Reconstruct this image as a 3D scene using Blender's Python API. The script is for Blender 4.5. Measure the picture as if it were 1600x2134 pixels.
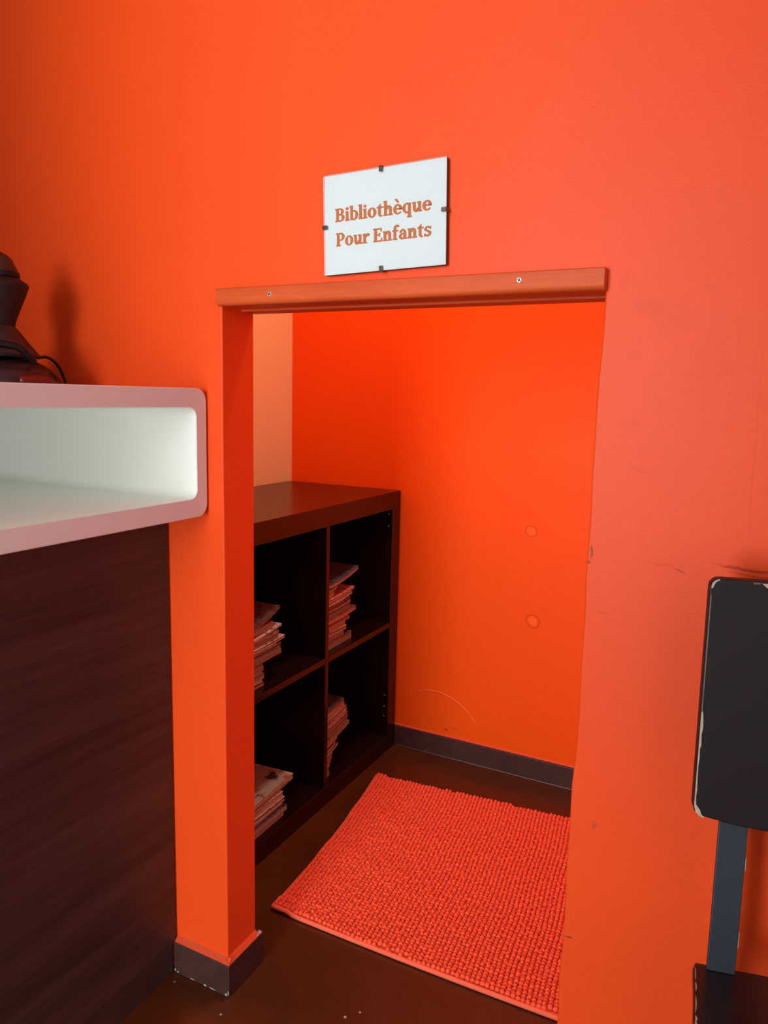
import bpy, bmesh, math, random
from mathutils import Vector, Matrix
for o in list(bpy.data.objects): bpy.data.objects.remove(o)
scene = bpy.context.scene
col = scene.collection
random.seed(7)
R = math.radians

# ------------------------------------------------------------------ camera, world, light, exposure
cam_d = bpy.data.cameras.new('camera'); cam = bpy.data.objects.new('camera', cam_d); col.objects.link(cam)
cam_d.sensor_fit = 'HORIZONTAL'; cam_d.sensor_width = 36.0; cam_d.lens = 1560.2/1600*36.0
cam_d.clip_start = 0.02
YAW, PITCH, ROLL = 0.4758, -0.1532, 0.0238
fw = Vector((-math.sin(YAW)*math.cos(PITCH), math.cos(YAW)*math.cos(PITCH), math.sin(PITCH)))
rt = Vector((math.cos(YAW), math.sin(YAW), 0)); up = rt.cross(fw)
r2 = rt*math.cos(ROLL)+up*math.sin(ROLL); u2 = -rt*math.sin(ROLL)+up*math.cos(ROLL)
m = Matrix((r2, u2, -fw)).transposed().to_4x4(); m.translation = Vector((0.7756, -0.9415, 1.0603))
cam.matrix_world = m
scene.camera = cam

world = bpy.data.worlds.new('world'); scene.world = world; world.use_nodes = True
world.node_tree.nodes['Background'].inputs[0].default_value = (0.75, 0.87, 1.0, 1)
world.node_tree.nodes['Background'].inputs[1].default_value = 0.4

WIN = (-0.65, 1.10, 0.05, 2.25)      # glazed shop door in the rear wall: x0, x1, z0, z1
REAR = -4.0
sun_d = bpy.data.lights.new('window_daylight', 'AREA'); sun_d.shape = 'RECTANGLE'
sun_d.size = WIN[1]-WIN[0]-.1; sun_d.size_y = WIN[3]-WIN[2]-.1
sun_d.energy = 205; sun_d.color = (0.93, 0.97, 1.0)
sun = bpy.data.objects.new('window_daylight', sun_d); col.objects.link(sun)
sun.location = ((WIN[0]+WIN[1])/2, REAR+0.02, (WIN[2]+WIN[3])/2); sun.rotation_euler = (R(90), 0, 0)

vs = scene.view_settings
vs.view_transform = 'Standard'; vs.look = 'None'; vs.gamma = 1.0; vs.use_curve_mapping = False
vs.exposure = 0.0

# ------------------------------------------------------------------ helpers
def link(o, parent=None):
    col.objects.link(o)
    if parent: o.parent = parent
    return o
def tag(o, label=None, cat=None, group=None, kind=None):
    if label: o['label'] = label
    if cat: o['category'] = cat
    if group: o['group'] = group
    if kind: o['kind'] = kind
    return o
def empty(name, loc=(0,0,0), rz=0):
    o = bpy.data.objects.new(name, None); o.empty_display_size = .05
    o.location = loc; o.rotation_euler = (0,0,rz)
    return link(o)
def mk(name, bm, mat, parent=None, bevel=0, seg=2, smooth=False, angle=30, recalc=True):
    if recalc: bmesh.ops.recalc_face_normals(bm, faces=bm.faces)
    me = bpy.data.meshes.new(name); bm.to_mesh(me); bm.free()
    if smooth:
        for p in me.polygons: p.use_smooth = True
    me.materials.append(mat)
    o = link(bpy.data.objects.new(name, me), parent)
    if bevel:
        b = o.modifiers.new('bevel', 'BEVEL'); b.width = bevel; b.segments = seg; b.limit_method = 'ANGLE'; b.angle_limit = R(angle)
        b.harden_normals = False
    return o
def box(bm, x0, x1, y0, y1, z0, z1):
    vs_ = [bm.verts.new((x, y, z)) for x in (x0, x1) for y in (y0, y1) for z in (z0, z1)]
    for f in ((0,1,3,2),(4,6,7,5),(0,4,5,1),(2,3,7,6),(0,2,6,4),(1,5,7,3)):
        bm.faces.new([vs_[i] for i in f])
    return vs_
def boxo(name, dims, mat, parent=None, bevel=0, **k):
    bm = bmesh.new(); box(bm, *dims); return mk(name, bm, mat, parent, bevel, **k)
def prism(bm, pts, d, off=(0,0,0)):
    """polygon pts (3D) extruded along vector d"""
    a = [bm.verts.new(Vector(p)) for p in pts]; b = [bm.verts.new(Vector(p)+Vector(d)) for p in pts]
    n = len(pts)
    bm.faces.new(a); bm.faces.new(b[::-1])
    for i in range(n): bm.faces.new([a[i], b[i], b[(i+1)%n], a[(i+1)%n]])
def lathe(bm, prof, cx, cy, n=32, z0=0, sx=1, sy=1):
    rings = []
    for r, z in prof:
        if r < 1e-5: rings.append([bm.verts.new((cx, cy, z0+z))])
        else: rings.append([bm.verts.new((cx+sx*r*math.cos(2*math.pi*i/n), cy+sy*r*math.sin(2*math.pi*i/n), z0+z)) for i in range(n)])
    for a, b in zip(rings, rings[1:]):
        for i in range(n):
            j = (i+1) % n
            if len(a) == 1 and len(b) == 1: continue
            if len(a) == 1: bm.faces.new([a[0], b[i], b[j]])
            elif len(b) == 1: bm.faces.new([a[i], a[j], b[0]])
            else: bm.faces.new([a[i], a[j], b[j], b[i]])
def tube(bm, pts, r, n=8):
    pts = [Vector(p) for p in pts]; rings = []
    for i, p in enumerate(pts):
        t = (pts[min(i+1, len(pts)-1)]-pts[max(i-1, 0)]).normalized()
        a = t.orthogonal().normalized() if i == 0 else (prev - t*prev.dot(t)).normalized()
        prev = a; b = t.cross(a)
        rings.append([bm.verts.new(p+r*(a*math.cos(2*math.pi*k/n)+b*math.sin(2*math.pi*k/n))) for k in range(n)])
    for a, b in zip(rings, rings[1:]):
        for k in range(n): bm.faces.new([a[k], a[(k+1)%n], b[(k+1)%n], b[k]])
    bm.faces.new(rings[0][::-1]); bm.faces.new(rings[-1])
def catmull(P, n=10):
    P = [Vector(p) for p in P]; Q = [P[0]]+P+[P[-1]]; out = []
    for i in range(1, len(Q)-2):
        p0, p1, p2, p3 = Q[i-1:i+3]
        for k in range(n):
            t = k/n
            out.append(.5*((2*p1)+(p2-p0)*t+(2*p0-5*p1+4*p2-p3)*t*t+(3*p1-p0-3*p2+p3)*t**3))
    return out+[P[-1]]

# ------------------------------------------------------------------ materials
def mat(name, color, rough=.5, spec=.5, metal=0):
    m = bpy.data.materials.new(name); m.use_nodes = True
    b = m.node_tree.nodes['Principled BSDF']
    b.inputs['Base Color'].default_value = (*color, 1); b.inputs['Roughness'].default_value = rough
    b.inputs['Specular IOR Level'].default_value = spec; b.inputs['Metallic'].default_value = metal
    return m
def nd(m, t, **k):
    n = m.node_tree.nodes.new(t)
    for a, v in k.items(): setattr(n, a, v)
    return n
def lk(m, a, b): m.node_tree.links.new(a, b)
def bsdf(m): return m.node_tree.nodes['Principled BSDF']
def bump(m, height, strength, dist=.002):
    b = nd(m, 'ShaderNodeBump'); b.inputs['Strength'].default_value = strength; b.inputs['Distance'].default_value = dist
    lk(m, height, b.inputs['Height']); lk(m, b.outputs[0], bsdf(m).inputs['Normal'])
def math_(m, op, a, b=None):
    n = nd(m, 'ShaderNodeMath', operation=op)
    for i, v in enumerate((a, b)):
        if v is None: continue
        if isinstance(v, (int, float)): n.inputs[i].default_value = v
        else: lk(m, v, n.inputs[i])
    return n.outputs[0]
def ramp(m, fac, stops):
    n = nd(m, 'ShaderNodeValToRGB'); lk(m, fac, n.inputs[0]); e = n.color_ramp.elements
    while len(e) < len(stops): e.new(.5)
    for el, (p, c) in zip(e, stops): el.position = p; el.color = (*c, 1) if len(c) == 3 else c
    return n.outputs[0]
def mixc(m, fac, a, b):
    n = nd(m, 'ShaderNodeMix', data_type='RGBA')
    if isinstance(fac, (int, float)): n.inputs[0].default_value = fac
    else: lk(m, fac, n.inputs[0])
    for s, v in ((6, a), (7, b)):
        if isinstance(v, tuple): n.inputs[s].default_value = (*v, 1)
        else: lk(m, v, n.inputs[s])
    return n.outputs[2]
def coords(m, scale=(1,1,1), loc=(0,0,0), rot=(0,0,0)):
    t = nd(m, 'ShaderNodeTexCoord'); mp = nd(m, 'ShaderNodeMapping')
    mp.inputs['Scale'].default_value = scale; mp.inputs['Location'].default_value = loc; mp.inputs['Rotation'].default_value = rot
    lk(m, t.outputs['Object'], mp.inputs[0]); return mp.outputs[0]
def noise(m, vec, scale, detail=3, rough=.5):
    n = nd(m, 'ShaderNodeTexNoise'); n.inputs['Scale'].default_value = scale; n.inputs['Detail'].default_value = detail
    n.inputs['Roughness'].default_value = rough; lk(m, vec, n.inputs['Vector']); return n

ORANGE = (0.88, 0.076, 0.009)
def paint(name, color, rough=.42, spec=.5, marks=(), mottle=.10, bumps=.12):
    """painted plaster; marks: (x, z, half width, half height, angle, colour, strength, ring) stains with a shape of their own"""
    m = mat(name, color, rough, spec)
    v = coords(m)
    n1 = noise(m, v, 3.5, 4, .6); n2 = noise(m, v, 420, 2, .5); n3 = noise(m, v, 38, 3, .6)
    dark = tuple(c*.86 for c in color)
    c = mixc(m, math_(m, 'MULTIPLY', ramp(m, n1.outputs[0], [(.42, (0,0,0)), (.75, (1,1,1))]), mottle*3), color, dark)
    n5 = noise(m, v, 55, 5, .7)
    c = mixc(m, ramp(m, n5.outputs[0], [(.60, (0,0,0)), (.78, (.30,.30,.30))]), c, dark)
    if marks:
        wob = nd(m, 'ShaderNodeVectorMath', operation='MULTIPLY_ADD')
        nn = noise(m, v, 60, 2); lk(m, nn.outputs['Color'], wob.inputs[0])
        wob.inputs[1].default_value = (.008, .008, .008)
        lk(m, v, wob.inputs[2])
        for (x, z, rx, rz, ang, cc, s, ring) in marks:
            mp = nd(m, 'ShaderNodeMapping'); mp.vector_type = 'TEXTURE'
            mp.inputs['Location'].default_value = (x+.004, 0, z+.004); mp.inputs['Rotation'].default_value = (0, ang, 0)
            mp.inputs['Scale'].default_value = (rx, 1e6, rz)
            lk(m, wob.outputs[0], mp.inputs[0])
            ln = nd(m, 'ShaderNodeVectorMath', operation='LENGTH'); lk(m, mp.outputs[0], ln.inputs[0])
            if ring: f = ramp(m, ln.outputs['Value'], [(.0, (0,0,0)), (.62, (0,0,0)), (.80, (s,s,s)), (.97, (0,0,0))])
            else: f = ramp(m, ln.outputs['Value'], [(.0, (s,s,s)), (.55, (s,s,s)), (1., (0,0,0))])
            c = mixc(m, f, c, cc)
    lk(m, c, bsdf(m).inputs['Base Color'])
    h = math_(m, 'ADD', math_(m, 'MULTIPLY', n2.outputs[0], .5), n3.outputs[0])
    bump(m, h, bumps, .0025)
    return m
DK = (.40, .018, .004)
front_marks = [
    (.631, 1.171, .020, .012, .3, DK, .10, 0), (.618, 1.115, .012, .006, 0, DK, .06, 0), (.655, 1.155, .025, .03, 0, DK, .05, 0),
    (.602, 1.20, .006, .016, .2, DK, .10, 0), (.612, .5086, .004, .008, 0, (.25,.04,.03), .35, 0),
    (.589, .3365, .0075, .0010, -.15, (.04,.01,.01), .9, 0), (.604, .797, .010, .0022, .2, DK, .25, 0),
    (.690, .862, .009, .0014, .3, DK, .7, 0), (.765, .873, .045, .0022, .05, DK, .8, 0), (.775, .866, .04, .0016, .1, DK, .6, 0),
    (.668, .868, .022, .0010, .05, DK, .3, 0),
    (.585, .874, .0022, .010, 0, (.10,.02,.015), .65, 0), (.584, .86, .0025, .003, 0, (.10,.03,.02), .7, 0),
    (.632, .98, .018, .003, .3, DK, .10, 0), (.66, 1.06, .03, .004, .5, DK, .05, 0),
    (.7585, 1.0, .0009, .17, -.02, DK, .16, 0),
    (.70, 1.19, .012, .005, .4, DK, .08, 0), (.70, 1.10, .03, .05, .2, DK, .05, 0), (.625, 1.035, .012, .004, .1, DK, .07, 0),
]
M_front = paint('orange_wall_paint', ORANGE, .48, .27, front_marks, .10)
LT = (1., .17, .02)
back_marks = [
    (.214, .7074, .016, .013, .2, LT, .6, 0), (.214, .7074, .021, .018, .2, DK, .42, 1),
    (.232, .4563, .019, .016, .5, LT, .6, 0), (.232, .4563, .025, .022, .5, DK, .42, 1),
    (-.012, .083, .010, .005, .6, DK, .5, 0), (.015, .09, .03, .004, .2, DK, .2, 0),
]
M_back = paint('orange_wall_paint_nook_lit', (.90, .098, .004), .5, .13, back_marks, .05)  # front wall's orange paint; the nook's light put into a yellower colour
M_orange = paint('orange_plain_paint', ORANGE, .42, .5)
M_beige = paint('beige_wall_paint', (.86, .52, .22), .6, .2, (), .06)
M_white = paint('off_white_wall_paint', (.68, .66, .63), .7, .3)
M_ceil = paint('ceiling_white', (.75, .73, .70), .8, .2)
M_caulk = mat('orange_caulk', (.66, .075, .022), .5, .3)
M_chipw = mat('chipped_white', (.42, .35, .31), .7, .3)

M_floor = mat('dark_brown_floor', (.03, .009, .004), .2, .38)
v = coords(M_floor); n1 = noise(M_floor, v, 5, 5, .65); n2 = noise(M_floor, v, 160, 2)
c = ramp(M_floor, n1.outputs[0], [(.25, (.066,.0165,.0055)), (.55, (.084,.0215,.007)), (.8, (.100,.028,.010))])
sp = ramp(M_floor, n2.outputs[0], [(.76, (0,0,0)), (.82, (.12,.12,.12))])
lk(M_floor, mixc(M_floor, sp, c, (.22,.15,.11)), bsdf(M_floor).inputs['Base Color'])
lk(M_floor, ramp(M_floor, n1.outputs[0], [(.2, (.22,)*3), (.8, (.29,)*3)]), bsdf(M_floor).inputs['Roughness'])
bump(M_floor, n2.outputs[0], .04, .001)

M_base = mat('dark_baseboard', (.045, .026, .024), .42, .3)
v = coords(M_base); n1 = noise(M_base, v, 30, 4, .7)
lk(M_base, ramp(M_base, n1.outputs[0], [(.35, (.048,.020,.016)), (.7, (.072,.031,.026))]), bsdf(M_base).inputs['Base Color'])

def wood(name, c0, c1, axis, rough, scale=10, stretch=18, spec=.5, bmp=.1):
    m = mat(name, c0, rough, spec)
    s = [stretch]*3; s['xyz'.index(axis)] = 1.0
    v = coords(m, tuple(s)); n = noise(m, v, scale/6, 6, .65); n2 = noise(m, v, scale*1.5, 3, .6)
    f = math_(m, 'ADD', math_(m, 'MULTIPLY', n.outputs[0], .7), math_(m, 'MULTIPLY', n2.outputs[0], .3))
    lk(m, ramp(m, f, [(.35, c0), (.66, c1)]), bsdf(m).inputs['Base Color'])
    bump(m, f, bmp, .001)
    return m
M_lintel = wood('orange_stained_wood', (.52, .066, .012), (.72, .112, .024), 'x', .5, 12, 16, .22)
M_panel = wood('dark_wenge_panel', (.028, .013, .011), (.075, .034, .030), 'y', .42, 7, 22, .4, .05)
M_case = wood('black_brown_veneer', (.009, .0026, .0021), (.015, .0044, .0034), 'y', .25, 14, 12, .5, .03)
M_case_in = M_case
M_screw = mat('screw_steel', (.55, .52, .47), .5, .5, .7)
M_frame = mat('white_solid_surface_bounce_tint', (.80, .73, .73), .32, .5)  # same white as the lining; pink of the grazing light put into the colour
M_niche = mat('white_solid_surface_lit_tint', (.90, .94, .86), .38, .5)  # same white as the frame; its window-lit greenish look put into the colour
M_paper = mat('white_paper', (.79, .79, .80), .55, .3)
M_ink = mat('orange_brown_ink', (.60, .175, .065), .6, .2)
M_board = mat('dark_hardboard', (.07, .03, .025), .6, .3)
M_clip = mat('dark_clip_steel', (.12, .10, .09), .35, .5, .8)
M_chair = mat('black_lacquer', (.017, .011, .011), .45, .2)
M_chair2 = mat('black_lacquer_seat', (.020, .012, .011), .22, .5)
M_bar = mat('blue_black_metal', (.045, .055, .075), .38, .5, .4)
M_ply = mat('worn_beige_plywood', (.46, .37, .30), .7, .3)
M_mach = mat('dark_brown_plastic', (.040, .012, .012), .30, .4)
M_mach2 = mat('black_plastic', (.010, .005, .005), .4, .25)
M_mach3 = mat('dull_brown_plastic', (.022, .008, .007), .5, .25)
M_red = mat('dark_red_panel', (.16, .012, .010), .3, .5)
M_mat = mat('orange_chenille', (.90, .105, .045), .9, .15)
bsdf(M_mat).inputs['Sheen Weight'].default_value = .35; bsdf(M_mat).inputs['Sheen Roughness'].default_value = .4
bsdf(M_mat).inputs['Sheen Tint'].default_value = (1, .45, .35, 1)
v = coords(M_mat); n1 = noise(M_mat, v, 300, 2)
lk(M_mat, ramp(M_mat, n1.outputs[0], [(.3, (.86,.088,.034)), (.7, (.98,.145,.062))]), bsdf(M_mat).inputs['Base Color'])
M_matedge = mat('orange_mat_binding', (.88, .16, .085), .85, .2)
# glass: clear with fresnel sheen
M_glass = bpy.data.materials.new('clip_frame_glass'); M_glass.use_nodes = True
nt = M_glass.node_tree; nt.nodes.clear()
out = nt.nodes.new('ShaderNodeOutputMaterial'); mx = nt.nodes.new('ShaderNodeMixShader'); tr = nt.nodes.new('ShaderNodeBsdfTransparent')
gl = nt.nodes.new('ShaderNodeBsdfGlossy'); fr = nt.nodes.new('ShaderNodeFresnel'); fr.inputs[0].default_value = 1.45
tr.inputs[0].default_value = (.97, .99, .985, 1); gl.inputs['Roughness'].default_value = .04
nt.links.new(fr.outputs[0], mx.inputs[0]); nt.links.new(tr.outputs[0], mx.inputs[1]); nt.links.new(gl.outputs[0], mx.inputs[2]); nt.links.new(mx.outputs[0], out.inputs[0])

# ------------------------------------------------------------------ room shell
W, T, H = .5813, .0800, 1.1920
D = 1.0254
XL, XR, ZC = -.78, 2.1, 2.7
NL, NR, NZ = -.5700, .95, 2.3      # nook left / right wall, nook ceiling
def struct(o): o['kind'] = 'structure'; return o
struct(boxo('floor', (XL-.1, XR+.1, REAR-.12, D+.1, -.1, 0), M_floor))
struct(boxo('ceiling', (XL-.1, XR+.1, REAR-.12, 0, ZC, ZC+.1), M_ceil))
# front wall with the low opening (edges of the right jamb slightly knocked about)
pts = [(XL, 0), (0, 0)]
zz = [.25, .5, .75, 1.0]
for z in zz: pts.append((random.uniform(-.0004, .0004), z))
pts += [(0, H), (W, H)]
z = H-.05
while z > .06:
    pts.append((W+random.uniform(-.0022, .0016), z)); z -= random.uniform(.04, .085)
pts += [(W, 0), (XR, 0), (XR, ZC), (XL, ZC)]
bm = bmesh.new(); prism(bm, [(x, 0, z) for x, z in pts], (0, T, 0))
struct(mk('wall_front', bm, M_front, bevel=.0022, seg=3, angle=50))
struct(boxo('wall_nook_back', (NL-.1, NR+.1, D, D+.1, 0, NZ), M_back))
struct(boxo('wall_nook_left', (NL-.1, NL, T, D, 0, NZ), M_beige))
struct(boxo('wall_nook_right', (NR, NR+.1, T, D, 0, NZ), M_orange))
struct(boxo('ceiling_nook', (NL-.1, NR+.1, T, D+.1, NZ, NZ+.05), M_orange))
struct(boxo('wall_left', (XL-.1, XL, REAR, 0, 0, ZC), M_panel))
struct(boxo('wall_right', (XR, XR+.1, REAR, T, 0, ZC), M_white))
# unseen blocks, added above the counter and behind the viewer to shade the front wall
struct(boxo('wall_shade_block_left', (XL, -.15, -1.55, -1.30, 1.07, ZC), M_panel, bevel=.004))
struct(boxo('wall_shade_block_right', (.50, 1.24, -2.15, -1.95, 0, ZC), M_white, bevel=.004))
x0, x1, z0, z1 = WIN
bm = bmesh.new()
prism(bm, [(XL, REAR, 0), (XL, REAR, ZC), (XR, REAR, ZC), (XR, REAR, 0), (x1, REAR, 0), (x1, REAR, z1), (x0, REAR, z1), (x0, REAR, 0)], (0, -.12, 0))
struct(mk('wall_rear', bm, M_white))
wr = struct(empty('window_1', ((x0+x1)/2, REAR, 0)))
mid = (x0+x1)/2
for n_, d in (('frame_post', (x0, x0+.05, -.10, -.03, 0, z1)), ('frame_post', (x1-.05, x1, -.10, -.03, 0, z1)), ('frame_post', (mid-.03, mid+.03, -.10, -.03, 0, z1)),
              ('frame_rail', (x0, x1, -.10, -.03, z1-.05, z1)), ('frame_rail', (x0, x1, -.10, -.03, 0, z0))):
    boxo(n_, (d[0]-mid, d[1]-mid, d[2], d[3], d[4], d[5]), M_base, wr, .004)
for a, b in ((x0+.05, mid-.03), (mid+.03, x1-.05)):
    boxo('pane', (a-mid, b-mid, -.07, -.064, z0, z1-.05), M_glass, wr)

# ceiling lamp inside the nook (above the picture)
lamp = empty('ceiling_lamp', (.16, .52, NZ)); tag(lamp, 'round white ceiling lamp inside the nook above the mat', 'lamp')
bm = bmesh.new(); lathe(bm, [(0, 0), (.13, 0), (.14, -.02), (.135, -.05), (.12, -.05), (.12, -.03), (0, -.03)], 0, 0, 32)
mk('housing', bm, M_ceil, lamp, smooth=False)
ld_ = bpy.data.lights.new('lamp_light', 'AREA'); ld_.shape = 'DISK'; ld_.size = .22; ld_.energy = 12.5; ld_.color = (1, .92, .80)
lo = bpy.data.objects.new('lamp_light', ld_); link(lo, lamp); lo.location = (0, 0, -.055)

# specks of paint on the floor
for (x, y, r) in ((.228, .075, .0022), (.211, .054, .0030), (.02, -.045, .0022), (-.10, -.028, .002)):
    chip_bm = bmesh.new(); prism(chip_bm, [(x+r*random.uniform(.6, 1.2)*math.cos(k_*1.05), y+r*random.uniform(.6, 1.2)*math.sin(k_*1.05), .0001) for k_ in range(6)], (0, 0, .0004))
    mk('paint_speck', chip_bm, M_chipw, bpy.data.objects['floor'])

# scratched arc on the nook's back wall (a thin pale scrape)
bm = bmesh.new()
arc = catmull([(-.1094, D-.0004, .1831), (-.075, D-.0004, .193), (-.030, D-.0004, .193), (.015, D-.0004, .178), (.050, D-.0004, .155), (.078, D-.0004, .124)], 8)
tube(bm, arc, .0011, 5)
sc = mk('scrape_line', bm, mat('pale_scrape', (.95, .21, .08), .6, .3), bpy.data.objects['wall_nook_back'], smooth=True)

# baseboards
HB = .062
bm = bmesh.new()
# pilaster: L-shaped wrap, front face and jamb side
prism(bm, [(-.118, 0, 0), (-.118, -.010, 0), (.010, -.010, 0), (.010, T+.012, 0), (-.02, T+.012, 0), (-.02, T, 0), (0, T, 0), (0, 0, 0)], (0, 0, HB))
bb = struct(mk('baseboard_front', bm, M_base, bevel=.0015))
bm = bmesh.new()
def caulk(bm, a, b, out, chh=.008):
    a, b, out = Vector(a), Vector(b), Vector(out)
    u_ = Vector((0, 0, chh))
    ps = [a, b, b+out, a+out]
    q = [bm.verts.new(p) for p in (a, b, b+out, a+out, b+u_, a+u_)]
    bm.faces.new([q[3], q[2], q[4], q[5]]); bm.faces.new([q[0], q[3], q[5]]); bm.faces.new([q[1], q[4], q[2]]); bm.faces.new([q[0], q[1], q[2], q[3]]); bm.faces.new([q[0], q[5], q[4], q[1]])
caulk(bm, (-.116, 0, HB), (.008, 0, HB), (0, -.009, 0)); caulk(bm, (0, -.008, HB), (0, T, HB), (.009, 0, 0))
mk('caulk_line', bm, M_caulk, bb)
def chip(name, parent, pts, nrm, m_, th=.0006):
    bm = bmesh.new(); prism(bm, pts, Vector(nrm)*th); return mk(name, bm, m_, parent)
def blob(cx_, cz_, r, n=7, sx=1, sz=1):
    return [(cx_+sx*r*random.uniform(.6, 1.1)*math.cos(2*math.pi*i/n), cz_+sz*r*random.uniform(.6, 1.1)*math.sin(2*math.pi*i/n)) for i in range(n)]
for (x, z, r, sx, sz) in ((-.108, .004, .0022, 1, 1), (-.1145, .006, .002, .8, 1.3), (-.045, .003, .0030, 1.3, .9), (.0035, .005, .0030, 1.2, .9), (.0085, .010, .0028, .5, 2.2), (-.028, .0015, .002, 4, .5), (-.075, .0015, .002, 3, .5)):
    chip('paint_chip', bb, [(a, -.0100, b) for a, b in blob(x, max(z, .003), r, 7, sx, sz)], (0, -1, 0), M_chipw)
chip('paint_chip', bb, [(.0025, T-.004, HB+.0002), (.0085, T-.006, HB+.0002), (.0095, T+.007, HB+.0002), (.002, T+.0095, HB+.0002)], (0, 0, 1), M_chipw, .002)
bb2 = struct(boxo('baseboard_back', (NL, NR, D-.011, D, 0, HB), M_base, bevel=.0015))
bm = bmesh.new(); caulk(bm, (NL, D, HB), (NR, D, HB), (0, -.004, 0), .004); mk('caulk_line', bm, M_caulk, bb2)
bm = bmesh.new(); tube(bm, [(x, D-.012, .0015) for x in (-.17, .1, .3, .6)], .0016, 5); mk('sealant_bead', bm, mat('grey_sealant', (.16,.11,.10), .5), bb2, smooth=True)
bb3 = struct(boxo('baseboard_right', (W+.004, XR, -.010, 0, 0, HB), M_base, bevel=.0015))

# wooden strip over the opening
t1 = struct(empty('trim_1', (.29, 0, H)))
def prof_x(name, prof, xa, xb, m_, parent, bevel=0, loc=(.29, 0, H)):
    bm = bmesh.new(); prism(bm, [(xa-loc[0], y-loc[1], z-loc[2]) for y, z in prof], (xb-xa, 0, 0))
    return mk(name, bm, m_, parent, bevel)
ra = [( -.018+.007-.007*math.cos(a), 1.1905+.007-.007*math.sin(a)) for a in [i*math.pi/2/5 for i in range(6)]]
prof_x('front_board', [(0, 1.2163), (-.0165, 1.2163), (-.018, 1.2148)]+ra+[(.022, 1.1905), (.022, 1.1925), (0, 1.1925)], .0035, W+.0012, M_lintel, t1)
prof_x('soffit_strip', [(.046, 1.1930), (.046, 1.1885), (.0825, 1.1885), (.0825, 1.1930)], .0005, W-.001, M_lintel, t1, .0012)
for sx, sz in ((.1036, 1.2039), (.4797, 1.2057)):
    bm = bmesh.new(); n = 20
    bmesh.ops.create_cone(bm, cap_ends=True, segments=n, radius1=.0040, radius2=.0030, depth=.0016)
    bmesh.ops.rotate(bm, verts=bm.verts, cent=(0,0,0), matrix=Matrix.Rotation(R(90), 3, 'X'))
    bmesh.ops.translate(bm, verts=bm.verts, vec=(sx-.29, -.0184, sz-H))
    s_ = mk('screw', bm, M_screw, t1, smooth=False)
    bm = bmesh.new(); c_ = (sx-.29, -.0196, sz-H)
    for a in (.4, .4+math.pi/2):
        vv = box(bm, -.0022, .0022, -.0003, .0003, -.0005, .0005)
        bmesh.ops.rotate(bm, verts=vv, cent=(0,0,0), matrix=Matrix.Rotation(a, 3, 'Y')); bmesh.ops.translate(bm, verts=vv, vec=c_)
    mk('cross_slot', bm, M_board, s_)

# ------------------------------------------------------------------ counter
ct = empty('reception_counter', (-.37, -1.2, 0))
tag(ct, 'reception counter with white rounded open niche above dark wood front panel', 'counter')
CO = Vector((.37, 1.2, 0))
def rrect(y0, y1, z0, z1, r, n=8):
    P = []
    for cy_, cz_, a0 in ((y1-r, z1-r, 0), (y0+r, z1-r, 90), (y0+r, z0+r, 180), (y1-r, z0+r, 270)):
        for i in range(n+1):
            a = R(a0+90*i/n); P.append((cy_+r*math.cos(a), cz_+r*math.sin(a)))
    return P
XF, XB = -.0300, -.755
po = rrect(-2.6, -.0035, .8620, 1.0662, .021); pi_ = rrect(-2.575, -.0270, .8920, 1.0365, .0155)
bm = bmesh.new()
def ring(bm, P, x): return [bm.verts.new((x+CO.x, y+CO.y, z)) for y, z in P]
ob = ring(bm, po, XB); of0 = ring(bm, po, XF-.0015)
P2 = rrect(-2.6+.0015, -.0050, .8635, 1.0647, .0195); of1 = ring(bm, P2, XF)
if_ = ring(bm, pi_, XF); ii = ring(bm, pi_, XF-.0025)
n = len(po)
for A, B in ((ob, of0), (of0, of1), (of1, if_), (if_, ii)):
    for i in range(n): bm.faces.new([A[i], A[(i+1)%n], B[(i+1)%n], B[i]])
bm.faces.new(ob)
o = mk('niche_frame', bm, M_frame, ct, smooth=False)
bm = bmesh.new()
a = ring(bm, pi_, XF-.0025); b = ring(bm, pi_, XB+.06)
for i in range(n): bm.faces.new([a[i], a[(i+1)%n], b[(i+1)%n], b[i]])
bm.faces.new(b)
o = mk('niche_lining', bm, M_niche, ct, smooth=True)
for p in o.data.polygons: p.use_smooth = len(p.vertices) == 4
XP = -.1165
boxo('front_panel', (XP-.02+CO.x, XP+CO.x, -2.55+CO.y, -.0055+CO.y, .0595, .862), M_panel, ct, .0012)
boxo('kick_plate', (XP-.018+CO.x, XP-.001+CO.x, -2.55+CO.y, -.0125+CO.y, 0, .0585), M_base, ct, .001)
boxo('carcass', (XB+.02+CO.x, XP-.021+CO.x, -2.54+CO.y, -.012+CO.y, .0, .860), M_panel, ct)

# ------------------------------------------------------------------ coffee grinder on the counter
ZT = 1.0662; gx, gy = -.315, -.15
cgm = empty('coffee_grinder', (gx, gy, ZT), R(54))
tag(cgm, 'dark brown counter appliance with domed lid, flared hopper and black cord', 'appliance')
def pz(py): return (800-py)*.00076
def pr(px): return px*.00074
bm = bmesh.new(); lathe(bm, [(pr(x), pz(y)) for x, y in ((57,602.5),(55,607),(50,621),(42,640),(33,662),(28,676),(26,684),(20,690),(0,690))][::-1] + [(pr(x), pz(y)) for x, y in ((57,600),(54,596),(44,589),(38,586),(0,585))], 0, 0, 40)
mk('hopper', bm, M_mach3, cgm, smooth=True)
bm = bmesh.new(); lathe(bm, [(pr(x), pz(y)) for x, y in ((0,586),(38,586.5),(40,583),(40.5,578),(38,572),(33,562),(30,556),(29,552),(24,546),(17,540),(8,536),(0,535))], 0, 0, 40)
ld = mk('lid', bm, M_mach, cgm, smooth=True)
bm = bmesh.new(); lathe(bm, [(pr(x), pz(y)) for x, y in ((39,586),(41,583.5),(41,577),(38.5,574))], 0, 0, 40); mk('lid_rim', bm, M_mach2, ld, smooth=True)
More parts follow.
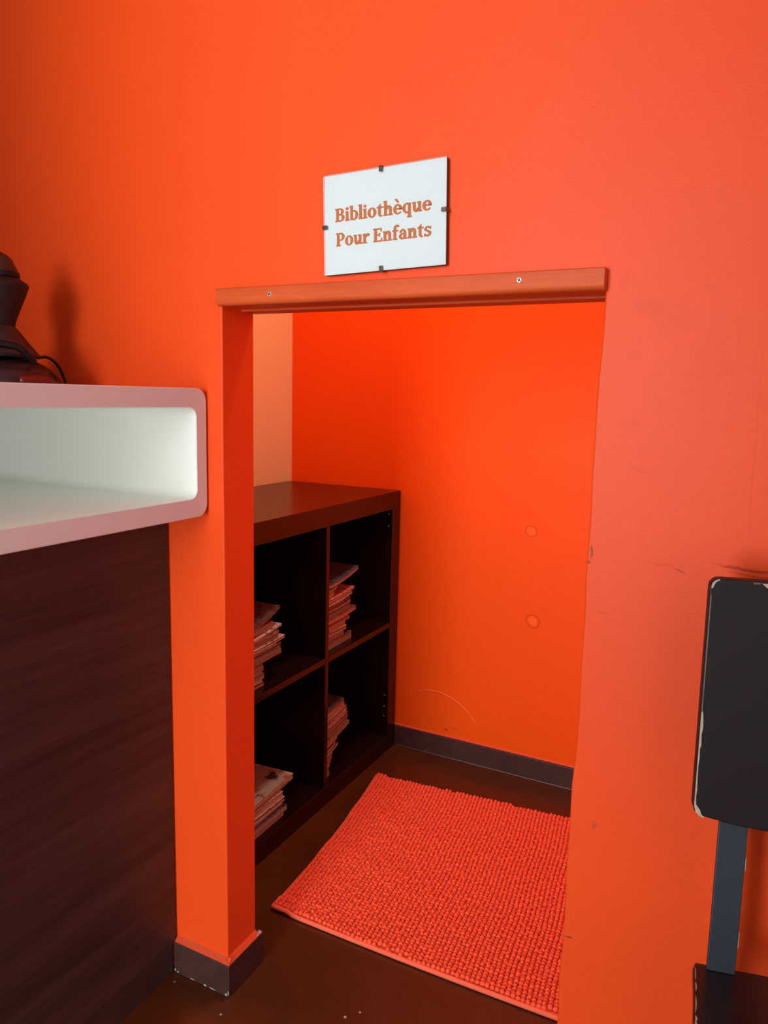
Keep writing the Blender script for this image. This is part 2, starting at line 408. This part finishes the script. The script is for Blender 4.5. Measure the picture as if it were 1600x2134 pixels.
bm = bmesh.new(); lathe(bm, [(pr(x), pz(y)) for x, y in ((0,680),(25,680),(27,684),(34,692),(56,720),(70,737),(74,742),(74.5,745),(72,747),(0,747))], 0, 0, 40)
mk('body', bm, M_mach, cgm, smooth=True)
# lower domed base standing forward
bm = bmesh.new(); lathe(bm, [(pr(x), pz(y)) for x, y in ((0,748),(40,748),(62,752),(80,760),(95,771),(106,783),(113,795),(114,800),(0,800))], 0, 0, 48)
bs = mk('base', bm, M_mach, cgm, smooth=True)
bm = bmesh.new()
for i in range(12):
    a0 = R(-75+i*4.0); a1 = R(-75+(i+1)*4.0)
    for (ra_, za, rb, zb) in ((113.5, 797, 104, 781),):
        q = [(pr(ra_)*math.cos(a)*1.012, pr(ra_)*math.sin(a)*1.012, pz(za)) for a in (a0, a1)]+[(pr(rb)*math.cos(a)*1.015, pr(rb)*math.sin(a)*1.015, pz(zb)) for a in (a1, a0)]
        bm.faces.new([bm.verts.new(p) for p in q])
bmesh.ops.remove_doubles(bm, verts=bm.verts, dist=1e-5)
o = mk('red_panel', bm, M_red, bs, smooth=True); so = o.modifiers.new('s', 'SOLIDIFY'); so.thickness = .0015
bm = bmesh.new()
tube(bm, catmull([(pr(-95)*.5, -.074, pz(790)), (pr(-70)*.5, -.071, pz(740)), (0-.02, -.068, pz(724)), (pr(25), -.064, pz(727)), (pr(44), -.060, pz(742)), (pr(58), -.055, pz(757))], 8), .0055, 10)
mk('handle', bm, M_mach2, cgm, smooth=True)
bm = bmesh.new()
tube(bm, catmull([(pr(-60), -.06, pz(746)), (0, -.070, pz(744)), (pr(40), -.06, pz(745.5)), (pr(68), -.035, pz(745)), (pr(86), -.02, pz(744)), (pr(103), -.01, pz(755)), (pr(115), 0, pz(775)), (pr(122.5), 0, pz(796.5))], 8), .0024, 8)
mk('cord', bm, M_mach2, cgm, smooth=True)
bm = bmesh.new()
lathe(bm, [(0, 0), (.009, 0), (.010, .004), (.007, .010), (0, .010)], 0, 0, 16)
bmesh.ops.rotate(bm, verts=bm.verts, cent=(0,0,0), matrix=Matrix.Rotation(R(80), 3, 'X')); bmesh.ops.translate(bm, verts=bm.verts, vec=(pr(90), -.030, pz(788)))
mk('knob', bm, M_mach2, cgm, smooth=True)
bm = bmesh.new(); vv = box(bm, -.05, .016, -.006, .006, -.006, .006); bmesh.ops.translate(bm, verts=vv, vec=(-.005, -.072, pz(789)))
mk('drawer_slot', bm, M_mach2, bs, .003)

# ------------------------------------------------------------------ framed sign
SW, SH = .1840, .1330
sg = empty('framed_sign', (.2835, 0, 1.2953)); sg.rotation_euler = (0, R(-1.55), 0)
tag(sg, 'white clip-framed sign reading Bibliothèque Pour Enfants above the low opening', 'sign')
boxo('backing_board', (-SW/2, SW/2, -.0085, -.0045, -SH/2, SH/2), M_board, sg)
boxo('wall_hook', (-.015, .015, -.0045, 0, SH/2-.03, SH/2-.015), M_clip, sg)
boxo('paper', (-SW/2+.0003, SW/2-.0003, -.0095, -.0085, -SH/2+.0003, SH/2-.0003), M_paper, sg)
boxo('glass_pane', (-SW/2, SW/2, -.0120, -.0102, -SH/2, SH/2), M_glass, sg)
def clipo(x, z, ang):
    bm = bmesh.new()
    prism(bm, [(-.0026, -.0137, -.0060), (.0026, -.0137, -.0060), (.0026, -.0137, .0012), (-.0026, -.0137, .0012)], (0, .0012, 0))
    vv = box(bm, -.0026, .0026, -.0137, -.0040, .0002, .0014)
    bmesh.ops.rotate(bm, verts=bm.verts, cent=(0,0,0), matrix=Matrix.Rotation(ang, 3, 'Y')); bmesh.ops.translate(bm, verts=bm.verts, vec=(x, 0, z))
    mk('clip', bm, M_clip, sg, .0003)
clipo(-.002, SH/2, 0); clipo(-.002, -SH/2, math.pi); clipo(SW/2, .002, math.pi/2); clipo(-SW/2, -.002, -math.pi/2)

# --- slab-serif lettering
def rc(x0, y0, x1, y1): return [[(x0,y0),(x1,y0),(x1,y1),(x0,y1)]]
def rg(cx, cy, ro, rp, ri, rj, a0, a1, n=22):
    o = []
    for i in range(n):
        a, b = R(a0+(a1-a0)*i/n), R(a0+(a1-a0)*(i+1)/n)
        o.append([(cx+ro*math.cos(a), cy+rp*math.sin(a)), (cx+ro*math.cos(b), cy+rp*math.sin(b)), (cx+ri*math.cos(b), cy+rj*math.sin(b)), (cx+ri*math.cos(a), cy+rj*math.sin(a))])
    return o
def el(cx, cy, rx, ry, n=16): return [[(cx+rx*math.cos(2*math.pi*i/n), cy+ry*math.sin(2*math.pi*i/n)) for i in range(n)]]
def g_i(): return rc(.05,0,.18,.5)+rc(0,0,.23,.055)+[[(0,.445),(.06,.445),(.06,.5),(0,.485)]]+el(.112,.645,.075,.07), .25
def g_l(): return rc(.05,0,.18,.76)+rc(0,0,.23,.055)+[[(0,.70),(.06,.70),(.06,.76),(0,.745)]], .25
def g_b(): return rc(.05,0,.18,.76)+[[(0,.70),(.06,.70),(.06,.76),(0,.745)]]+rg(.25,.25,.235,.262,.095,.20,-135,135), .51
def g_o(): return rg(.25,.25,.24,.262,.098,.21,0,360,32), .52
def g_t(): return rc(.08,.14,.21,.56)+[[(.08,.5),(.21,.5),(.21,.66),(.17,.64)]]+rc(0,.44,.33,.5)+rg(.235,.145,.155,.157,.025,.085,180,300), .36
def g_arch(x): return rg(x+.165-.13+.13,.32,.165,.192,.035,.115,0,175)
def g_n(): return rc(.05,0,.18,.5)+[[(0,.445),(.06,.445),(.06,.51),(0,.49)]]+rc(0,0,.235,.055)+rg(.295,.32,.165,.192,.035,.115,0,180)+rc(.33,0,.46,.33)+rc(.275,0,.515,.055), .54
def g_h(): 
    a, w = g_n(); return a+rc(.05,0,.18,.76)+[[(0,.70),(.06,.70),(.06,.76),(0,.745)]], w
def g_e(): return rg(.245,.25,.235,.262,.095,.205,-2,308,30)+rc(.12,.235,.46,.292)+el(.395,.085,.035,.035), .49
def g_egrave():
    a, w = g_e(); return a+[[(.08,.78),(.20,.78),(.31,.60),(.245,.585)]], w
def g_q(): return rg(.25,.25,.235,.262,.095,.20,45,315)+rc(.32,-.23,.45,.5)+rc(.27,-.23,.51,-.175), .53
def g_u(): return rc(.05,.17,.18,.5)+rc(0,.445,.1,.5)+rg(.215,.185,.165,.197,.035,.12,180,360)+rc(.33,0,.46,.5)+rc(.275,.445,.4,.5)+rc(.4,0,.515,.055), .54
def g_r(): return rc(.05,0,.18,.5)+[[(0,.445),(.06,.445),(.06,.51),(0,.49)]]+rc(0,0,.255,.055)+rg(.30,.31,.17,.2,.05,.12,70,170)+el(.34,.435,.068,.07), .43
def g_f(): return rc(.08,0,.21,.6)+rc(.03,0,.275,.055)+rc(0,.44,.33,.5)+rg(.245,.58,.165,.192,.035,.125,50,180)+el(.325,.70,.055,.06), .37
def g_a(): return rc(.27,.06,.40,.35)+rg(.215,.325,.185,.187,.055,.13,0,150)+el(.10,.385,.06,.06)+rg(.195,.145,.185,.155,.062,.095,60,330)+rc(.2,.235,.3,.292)+rc(.30,0,.47,.055)+rc(.30,0,.40,.12), .49
def g_s(): return rg(.2,.365,.18,.147,.06,.09,25,215)+[[(.035,.30),(.12,.26),(.24,.20),(.37,.2),(.365,.24),(.18,.32),(.08,.36)]]+rg(.2,.145,.185,.157,.06,.095,-155,35)+rc(.335,.36,.375,.5)+rc(.015,0,.055,.15), .41
def g_B(): return rc(.06,0,.20,.70)+rc(0,0,.12,.055)+rc(0,.645,.12,.70)+rc(.15,.645,.29,.70)+rc(.15,.345,.30,.40)+rc(.15,0,.30,.055)+rg(.28,.525,.215,.175,.075,.125,-90,90)+rg(.29,.20,.245,.20,.10,.145,-90,90), .58
def g_P(): return rc(.06,0,.20,.70)+rc(0,0,.27,.055)+rc(0,.645,.12,.70)+rc(.15,.645,.29,.70)+rc(.15,.29,.29,.345)+rg(.28,.495,.235,.205,.09,.152,-90,90), .54
def g_E(): return rc(.06,0,.20,.70)+rc(0,0,.12,.055)+rc(0,.645,.12,.70)+rc(.15,.645,.48,.70)+rc(.43,.53,.48,.70)+rc(.15,.33,.37,.385)+rc(.33,.26,.38,.455)+rc(.15,0,.51,.055)+rc(.46,0,.51,.18), .56
GL = {'B':g_B,'P':g_P,'E':g_E,'i':g_i,'b':g_b,'l':g_l,'o':g_o,'t':g_t,'h':g_h,'è':g_egrave,'q':g_q,'u':g_u,'e':g_e,'r':g_r,'n':g_n,'f':g_f,'a':g_a,'s':g_s}
def lettering(txt, xs, xe, zb, cap):
    adv = 0; items = []
    for ch in txt:
        if ch == ' ': adv += .20; continue
        g, w = GL[ch](); items.append((adv, g)); adv += w+.012
    sc = cap/.70; sx = (xe-xs)/adv
    bm = bmesh.new(); lay = 0
    for ad, g in items:
        for poly in g:
            for (ox, oy) in ((-.022, 0), (.022, 0), (0, .016), (0, -.016)):
                lay = (lay+1) % 40
                bm.faces.new([bm.verts.new((xs+(ad+x+ox)*sx, -.00953-lay*1e-6, zb+(y+oy)*sc)) for x, y in poly])
    o = mk('lettering', bm, M_ink, sg, recalc=False)
    return o
lettering('Bibliothèque', -.0745, .0715, .0042, .0172)
lettering('Pour Enfants', -.0735, .0715, -.0283, .0172)

# ------------------------------------------------------------------ bookcase (2 x 2 cubes)
bx1, by1 = -.1773, 1.0130          # front face x, far end y
bd, bw, bh, th = .390, .790, .790, .050
bc = empty('bookcase', (bx1-bd/2, by1-bw/2, 0))
tag(bc, 'black-brown open cube bookcase with four compartments against the beige wall', 'bookcase')
bo = Vector((-(bx1-bd/2), -(by1-bw/2), 0))
def bbox(name, x0, x1, y0, y1, z0, z1, m_=M_case, bev=.0012): return boxo(name, (x0+bo.x, x1+bo.x, y0+bo.y, y1+bo.y, z0, z1), m_, bc, bev)
bx0, by0 = bx1-bd, by1-bw; ym = by1-.4005+.0
bbox('top_panel', bx0, bx1, by0, by1, bh-th, bh)
bbox('bottom_panel', bx0, bx1, by0, by1, 0, th)
bbox('side_panel', bx0, bx1, by0, by0+th, th, bh-th)
sp_ = bbox('side_panel', bx0, bx1, by1-th, by1, th, bh-th)
bbox('divider', bx0+.006, bx1-.0005, ym-.008, ym+.008, th, bh-th)
bbox('shelf', bx0+.006, bx1-.0008, by0+th, ym-.008, .395-.008, .395+.008)
bbox('shelf', bx0+.006, bx1-.0008, ym+.008, by1-th, .395-.008, .395+.008)
bbox('back_panel', bx0, bx0+.005, by0+th, by1-th, th, bh-th)
for (xx, zz_) in ((bx1-.012, .725), (bx1-.012, .69), (bx1-.012, .175), (bx1-.013, .14), (bx1-.013, .11)):
    bm = bmesh.new(); bmesh.ops.create_cone(bm, cap_ends=True, segments=12, radius1=.0022, radius2=.0018, depth=.0012)
    bmesh.ops.rotate(bm, verts=bm.verts, cent=(0,0,0), matrix=Matrix.Rotation(R(90), 3, 'X'))
    bmesh.ops.translate(bm, verts=bm.verts, vec=(xx+bo.x, by1-th-.0006+bo.y, zz_)); mk('shelf_pin', bm, M_screw, sp_)

# ------------------------------------------------------------------ magazines
rnd = random.Random(11)
covers = []
for i, c_ in enumerate([(.25,.05,.04),(.10,.035,.03),(.40,.20,.15),(.14,.08,.07),(.45,.32,.26),(.22,.10,.05),(.50,.14,.10),(.07,.05,.06)]):
    m_ = mat('magazine_cover', c_, .35, .4)
    v_ = coords(m_); n_ = noise(m_, v_, 35+4*i, 3); 
    lk(m_, ramp(m_, n_.outputs[0], [(.40, c_), (.52, tuple(min(1, k_*1.5+.02) for k_ in c_)), (.62, tuple(k_*.6 for k_ in c_))]), bsdf(m_).inputs['Base Color'])
    covers.append(m_)
pagem = []
for c_ in ((.44,.32,.20),(.38,.26,.15),(.48,.37,.25),(.30,.20,.12)):
    m_ = mat('paper_pages', c_, .75, .2); v_ = coords(m_, (4, 4, 900)); n_ = noise(m_, v_, 1.5, 2)
    lk(m_, ramp(m_, n_.outputs[0], [(.35, tuple(k_*.72 for k_ in c_)), (.6, c_)]), bsdf(m_).inputs['Base Color']); pagem.append(m_)
M_printed = mat('illustrated_cover', (.6,.5,.42), .4, .4)
v_ = coords(M_printed); n_ = noise(M_printed, v_, 28, 3)
c1 = ramp(M_printed, n_.outputs[0], [(.36, (.06,.03,.025)), (.43, (.34,.25,.20)), (.60, (.38,.29,.23)), (.66, (.30,.12,.04))])
lk(M_printed, c1, bsdf(M_printed).inputs['Base Color'])

def sheet(bm, dx, dy, z0, z1, fn, nx=3, ny=8, shrink=0):
    """slab dx (depth, towards -x) by dy, bent by fn(u, v)->dz"""
    def P(i, j, z):
        u_, v_ = i/nx, j/ny
        x = -shrink-(dx-2*shrink)*u_; y = shrink+(dy-2*shrink)*v_
        return bm.verts.new((x, y, z+fn(u_, v_)))
    top = [[P(i, j, z1) for j in range(ny+1)] for i in range(nx+1)]
    bot = [[P(i, j, z0) for j in range(ny+1)] for i in range(nx+1)]
    for i in range(nx):
        for j in range(ny):
            bm.faces.new([top[i][j], top[i][j+1], top[i+1][j+1], top[i+1][j]])
            bm.faces.new([bot[i][j], bot[i+1][j], bot[i+1][j+1], bot[i][j+1]])
    for i in range(nx):
        for j in (0, ny): bm.faces.new([top[i][j], top[i+1][j], bot[i+1][j], bot[i][j]])
    for j in range(ny):
        for i in (0, nx): bm.faces.new([top[i][j], top[i][j+1], bot[i][j+1], bot[i][j]])
def magazine(loc, rz, dx, dy, th_, fn, label, group, cov=None, pg=None):
    root = empty('magazine', loc, rz); tag(root, label, 'magazine', group)
    bm = bmesh.new(); ct_ = min(.0006, th_*.15)
    sheet(bm, dx, dy, ct_, th_-ct_, fn, shrink=.0012); mk('pages', bm, pg or rnd.choice(pagem), root)
    bm = bmesh.new(); sheet(bm, dx, dy, th_-ct_, th_, fn); sheet(bm, dx, dy, 0, ct_, fn)
    # spine on the far-left long side
    mk('cover', bm, cov or rnd.choice(covers), root)
    return root
ORD = ['topmost', 'second', 'third', 'fourth', 'fifth', 'sixth', 'seventh', 'eighth', 'ninth', 'tenth', 'eleventh', 'twelfth', 'thirteenth', 'fourteenth', 'fifteenth', 'sixteenth', 'seventeenth', 'eighteenth', 'nineteenth', 'twentieth']
def stack(xf, ys, zbase, items, cell, group, special={}):
    """items bottom to top: (y end, thickness, front offset, rotation, sag at the end, extra gap[, cover])"""
    top = [zbase]*101; n_ = len(items); YS = [ys+.30*i/100 for i in range(101)]
    for i, it in enumerate(items):
        ye_, th_, dx_, rz, sag, gap = it[:6]
        L = ye_-ys; fn = (lambda s: (lambda u_, v_: s*(v_**2)))(sag)
        z = max(top[k]-fn(0, min(1, (YS[k]-ys)/L)) for k in range(101) if YS[k] <= ye_+.006)+.0004+gap*.5
        for k in range(101):
            if YS[k] <= ye_+.003: top[k] = z+th_+fn(0, min(1, (YS[k]-ys)/L))
        q = n_-1-i
        if q in special: lab = special[q]
        elif i == 0: lab = 'lowest magazine at the bottom of the %s bookcase compartment pile' % cell
        else: lab = '%s magazine%s the pile in the %s bookcase compartment' % (ORD[q], ' of' if q == 0 else ' from the top of', cell)
        magazine((xf+dx_, ys, z), rz, (.215 if len(it) < 8 else it[7])+rnd.uniform(-.006, .006), L, th_, fn, lab, group, it[6] if len(it) > 6 else None)
def mags(n, y0, y1, tmin, tmax, rot=.05):
    return [(rnd.uniform(y0, y1), rnd.uniform(tmin, tmax), rnd.uniform(-.012, .004), rnd.uniform(-rot, rot), 0, .0002) for _ in range(n)]
XFm = -.200
# upper right compartment
it = [(.782,.020,0,.02,0,0),(.742,.016,-.004,0,0,0),(.745,.010,0,-.02,.001,0),(.752,.009,-.002,.03,.001,0),(.768,.006,0,.01,.004,0),(.762,.008,-.004,-.02,.004,0),
      (.797,.011,.004,.02,.006,0),(.768,.007,0,0,.007,0),(.765,.005,.002,.01,.007,0),(.772,.009,0,.01,.007,.002),(.772,.004,0,.03,.008,.001),(.750,.006,-.004,.0,.006,0),(.774,.005,.004,.02,.009,0),(.770,.004,0,-.01,.008,0),(.786,.006,.004,.02,.010,0),
      (.690,.014,-.004,.0,.004,0),(.700,.010,0,.02,.008,0),(.810,.0095,.004,.03,.022,0)]
stack(XFm, .642, .4032, it, 'upper right', 'magazines in the upper right compartment', {0: 'raised curling booklet on top of the upper right magazine pile', 1: 'short magazine right under the curling top booklet in the upper right compartment'})
# upper left compartment: narrow lower half, wider upper half
it = [(.385-.004*(i%3)+rnd.uniform(-.006,.006), rnd.uniform(.004,.0075), -.004, rnd.uniform(-.02,.02), 0, 0) for i in range(9)]
it += [(.44+rnd.uniform(-.012,.012), t_, 0, r_, .003, 0) for t_, r_ in ((.009,.02),(.011,-.01),(.005,.03),(.006,.01))]
it += [(.462,.006,.004,.03,.005,0),(.441,.012,0,.02,.006,0),(.436,.004,0,0,.006,.003),(.448,.004,.004,.03,.012,.002),(.420,.016,-.004,.02,.006,0),(.446,.006,.004,.05,.030,0,covers[1])]
stack(XFm, .292, .4032, it, 'upper left', 'magazines in the upper left compartment', {0: 'dark tilted booklet curling up on top of the upper left magazine pile'})
# lower right compartment
it = [(.672,.010,0,.02,.002,0),(.668,.012,0,0,.002,0)]+[(.676+.004*i,.0085,-.002,rnd.uniform(-.03,.03),.003,0) for i in range(4)]
it += [(.712,.006,.002,.02,.012,0),(.700,.010,0,0,.010,0),(.712,.012,0,.02,.010,0)]
it += [(.768,.008,.004,.01,.014,0),(.762,.014,0,.0,.012,0),(.765,.012,.002,.02,.011,0),(.756,.010,0,-.01,.012,0),(.762,.008,0,.02,.011,0),(.748,.012,-.002,0,.010,0),(.745,.008,0,.02,.009,0),(.742,.006,0,.0,.007,0)]
stack(XFm, .642, .0503, it, 'lower right', 'magazines in the lower right compartment')
# lower left compartment
it = [(.452,.014,.002,.02,0,0),(.458,.012,.004,.0,0,0),(.450,.012,.0,.03,0,0),(.452,.010,.002,.01,0,0),(.446,.016,.0,.0,0,0),(.505,.012,.004,.07,.004,0,covers[4]),(.485,.008,.006,.05,.004,0,M_printed)]
stack(-.194, .292, .0503, it, 'lower left', 'magazines in the lower left compartment', {0: 'pale illustrated magazine on top of the lower left pile', 1: 'wide magazine jutting out under the illustrated one in the lower left compartment'})

# ------------------------------------------------------------------ chenille mat
mt = empty('chenille_mat', (.25, .53, 0))
tag(mt, 'bright orange bobbled chenille mat on the dark nook floor', 'mat')
A = Vector((-.060, .216)); B = Vector((.705, .232)); Cc = Vector((.640, .885)); Dd = Vector((-.131, .812))
def mp_(u_, v_):
    p = A*(1-u_)*(1-v_)+B*u_*(1-v_)+Cc*u_*v_+Dd*(1-u_)*v_
    p = p+Vector((.012*math.sin(math.pi*v_)*(1-u_), .010*math.sin(math.pi*u_)*(v_-1)*0.6-.006*math.sin(math.pi*u_)*v_))
    h = .0035*max(0, math.sin(v_*21+u_*3))*max(0, 1-u_*2.4)*(1 if .18 < v_ < .75 else 0)
    if u_ < .06 and v_ < .06: h += .004
    return p, h
bm = bmesh.new(); nu, nv = 40, 34
def gridsurf(bm, za, off=0):
    g = []
    for i in range(nu+1):
        row = []
        for j in range(nv+1):
            p, h = mp_(i/nu, j/nv); row.append(bm.verts.new((p.x-.25, p.y-.53, za+h)))
        g.append(row)
    return g
g1 = gridsurf(bm, .0055); g0 = gridsurf(bm, .0006)
for i in range(nu):
    for j in range(nv):
        bm.faces.new([g1[i][j], g1[i+1][j], g1[i+1][j+1], g1[i][j+1]]); bm.faces.new([g0[i][j], g0[i][j+1], g0[i+1][j+1], g0[i+1][j]])
for i in range(nu):
    for j in (0, nv): bm.faces.new([g1[i][j], g1[i+1][j], g0[i+1][j], g0[i][j]])
for j in range(nv):
    for i in (0, nu): bm.faces.new([g1[i][j], g1[i][j+1], g0[i][j+1], g0[i][j]])
mk('backing', bm, M_matedge, mt, smooth=False)
# bound edge
bm = bmesh.new()
tube(bm, [(mp_(i/60, 0)[0].x-.25, mp_(i/60, 0)[0].y-.53, .0055+mp_(i/60, 0)[1]) for i in range(61)], .0045, 8)
mk('bound_edge', bm, M_matedge, mt, smooth=True)
bm = bmesh.new()
tube(bm, [(mp_(0, i/60)[0].x-.25, mp_(0, i/60)[0].y-.53, .0045+mp_(0, i/60)[1]) for i in range(61)], .0032, 8)
mk('bound_edge', bm, M_matedge, mt, smooth=True)
# bobbles: low-poly balls
lat = [(-.35, .94), (.25, .97), (.78, .62)]
tmpl = [(0, 0, 1)]; ns = 8
for zc, rr in reversed(lat):
    for k_ in range(ns): tmpl.append((rr*math.cos(2*math.pi*(k_+.5*(zc > .5))/ns), rr*math.sin(2*math.pi*(k_+.5*(zc > .5))/ns), zc))
tf = [(0, 1+k_, 1+(k_+1) % ns) for k_ in range(ns)]
for L in range(2):
    for k_ in range(ns):
        a_, b_ = 1+L*ns+k_, 1+L*ns+(k_+1) % ns; tf.append((a_, a_+ns, b_+ns, b_))
V, F = [], []
NU, NV = 80, 73
rm = random.Random(3)
for j in range(NV):
    for i in range(NU):
        u_ = (i+.7+.09*rm.uniform(-1, 1)+.16*math.sin(j*.21+i*.05))/NU; v_ = (j+.75+.10*rm.uniform(-1, 1)+.35*math.sin(i*.17+j*.08))/NV
        if not (0.004 < u_ < .996 and .006 < v_ < .996): continue
        p, h = mp_(u_, v_)
        r_ = .0047*rm.uniform(.90, 1.10); hz = r_*rm.uniform(1.1, 1.45); s0 = len(V)
        tx, ty = rm.uniform(-.001, .001), rm.uniform(-.001, .001)
        rx_ = r_*rm.uniform(.9, 1.05); ry_ = r_*rm.uniform(.85, 1.0)
        zc_ = .0065+h+hz*.35
        for (x, y, z) in tmpl: V.append((p.x-.25+x*rx_+tx*max(z, 0), p.y-.53+y*ry_+ty*max(z, 0), zc_+z*hz))
        F += [tuple(q+s0 for q in f) for f in tf]
me = bpy.data.meshes.new('bobble_pile'); me.from_pydata(V, [], F); me.materials.append(M_mat)
me.polygons.foreach_set('use_smooth', [True]*len(me.polygons))
pile = link(bpy.data.objects.new('bobble_pile', me), mt); pile['kind'] = 'stuff'

# ------------------------------------------------------------------ chair at the right
TH = R(13)
ch = empty('chair', (.735, -.13, 0), TH)       # local x along the backrest, local -y is the way it faces
tag(ch, 'black chair with worn edges and blue-black metal upright beside the opening', 'chair')
BWd = .37; zb_, zt_ = .626, .882
lean = math.tan(R(4.2))
def bpt(x, y, z): return (x, y+(z-zb_)*lean, z)
# backrest outline (rounded corners, bottom edge bowed down)
out_ = []
def arcp(cx_, cz_, r, a0, a1, n=6): return [(cx_+r*math.cos(R(a0+(a1-a0)*i/n)), cz_+r*math.sin(R(a0+(a1-a0)*i/n))) for i in range(n+1)]
out_ += arcp(BWd-.010, zt_-.010, .010, 0, 90)+[(BWd*.5, zt_+.001)]+arcp(.010, zt_-.010, .010, 90, 180)
out_ += arcp(.012, zb_+.013, .012, 180, 255)+[(BWd*(.12+.76*i/10), zb_-.007*math.sin(math.pi*(.12+.76*i/10))**.6) for i in range(11)]+arcp(BWd-.012, zb_+.013, .012, 285, 360)
bm = bmesh.new(); prism(bm, [bpt(x, 0, z) for x, z in out_], (0, .014, 0))
bk = mk('backrest', bm, M_chair, ch, .0018, 2)
def wear(pts, m_=M_ply): 
    bm = bmesh.new(); prism(bm, [bpt(x, -.0002, z) for x, z in pts], (0, -.0004, 0)); mk('worn_edge', bm, m_, bk)
rw = random.Random(5)
L1 = [(.0012, .740), (.0036, .741), (.0048, .735), (.0060, .724), (.0042, .716), (.0052, .705), (.0034, .700), (.0040, .69), (.0030, .683), (.0034, .668), (.0040, .655), (.0032, .648), (.0042, .640), (.0075, .634), (.0090, .6295), (.0120, .6275), (.0110, .6265), (.0068, .628), (.0030, .632), (.0012, .638)]
wear([(.0012+(x-.0012)*(.6 if z > .637 else 1), z) for x, z in L1])
wear([(.0012, .872), (.0030, .872), (.0042, .8755), (.0055, .8785), (.0095, .8808), (.0085, .8818), (.0048, .8802), (.0022, .8775)])
wear([(.0014, .74), (.0014, .865), (.0020, .865), (.0021, .80), (.0019, .74)], mat('grey_edge', (.25, .19, .17), .5))
wear([(.049, .8805), (.0535, .8765), (.058, .8752), (.0625, .8762), (.066, .8808)])
wear([(.040, .8812), (.0425, .8785), (.0445, .8795), (.047, .879), (.049, .8812)], mat('scuffed_edge', (.10, .06, .05), .5))
# uprights
def upright(x):
    bm = bmesh.new(); w2 = .0290
    path = [(.0165+(.80-zb_)*lean, .80), (.0165, zb_), (.0125, .56), (.0090, .50), (.0070, .4445)]
    for (ya, za), (yb, zb2) in zip(path, path[1:]):
        vv = []
        q = [bm.verts.new(p) for p in ((x, ya, za), (x+w2, ya, za), (x+w2, yb, zb2), (x, yb, zb2), (x, ya+.005, za), (x+w2, ya+.005, za), (x+w2, yb+.005, zb2), (x, yb+.005, zb2))]
        for f in ((0,1,2,3), (4,7,6,5), (1,5,6,2), (0,3,7,4)): bm.faces.new([q[i] for i in f])
        if za == .80: bm.faces.new([q[0], q[4], q[5], q[1]])
        if zb2 < .45: bm.faces.new([q[3], q[2], q[6], q[7]])
    bmesh.ops.remove_doubles(bm, verts=bm.verts, dist=1e-5)
    return mk('upright', bm, M_bar, ch, .0010, 2)
u1 = upright(.0305); u2_ = upright(BWd-.0305-.0290)
bm = bmesh.new(); prism(bm, [(.0596, .0130, .580), (.0596, .0150, .580), (.0596, .0150, .568), (.0596, .0128, .566)], (.0005, 0, 0)); mk('worn_edge', bm, M_ply, u1)
bm = bmesh.new(); prism(bm, [(.0596, .0085, .490), (.0596, .0105, .495), (.0596, .0105, .478), (.0596, .0088, .476)], (.0005, 0, 0)); mk('worn_edge', bm, M_ply, u1)
# seat: flared plan
sz1, st = .4440, .014
half = [(.0200, .018), (.0165, .008), (.0120, -.03), (.0060, -.07), (-.004, -.11), (-.016, -.17), (-.028, -.25), (-.036, -.33), (-.030, -.375), (-.005, -.397)]
plan = half+[(BWd-x, y) for x, y in half[::-1]]
bm = bmesh.new(); prism(bm, [(x, y, sz1-st) for x, y in plan], (0, 0, st))
st_ = mk('seat', bm, M_chair2, ch, .003, 3)
for (t0, t1, w_) in ((.0, .5, .0010), (.6, .95, .0014), (1.1, 1.7, .0016), (1.8, 2.3, .0024), (2.5, 2.9, .0022), (3.2, 3.9, .002)):
    P_ = []
    def at(t): 
        i = min(int(t)+1, len(half)-2); f_ = t-int(t); a_, b_ = Vector(half[i]), Vector(half[i+1]); return a_.lerp(b_, f_)
    ts = [t0+(t1-t0)*q/5 for q in range(6)]
    P_ = [(at(t).x+.0022, at(t).y) for t in ts]+[(at(t).x+.0022+w_*rw.uniform(.5, 1.1)*(0.3 if t in (t0, t1) else 1), at(t).y) for t in ts[::-1]]
    bm = bmesh.new(); prism(bm, [(x, y, sz1+.0001) for x, y in P_], (0, 0, .0004)); mk('worn_edge', bm, M_ply, st_)
# frame and legs (mostly outside the picture)
for (x, y) in ((.035, -.005), (BWd-.035, -.005), (.005, -.35), (BWd-.005, -.35)):
    bm = bmesh.new(); sx = -.02 if x < BWd/2 else .02; sy = .045 if y > -.1 else -.03
    tube(bm, [(x, y, sz1-st), (x+sx, y+sy*.6 if y > -.1 else y+sy, .0)], .011, 12); mk('leg', bm, M_bar, ch, smooth=True)
for y in (-.01, -.345):
    bm = bmesh.new(); tube(bm, [(.03, y, sz1-st-.012), (BWd-.03, y, sz1-st-.012)], .009, 10); mk('seat_rail', bm, M_bar, ch, smooth=True)
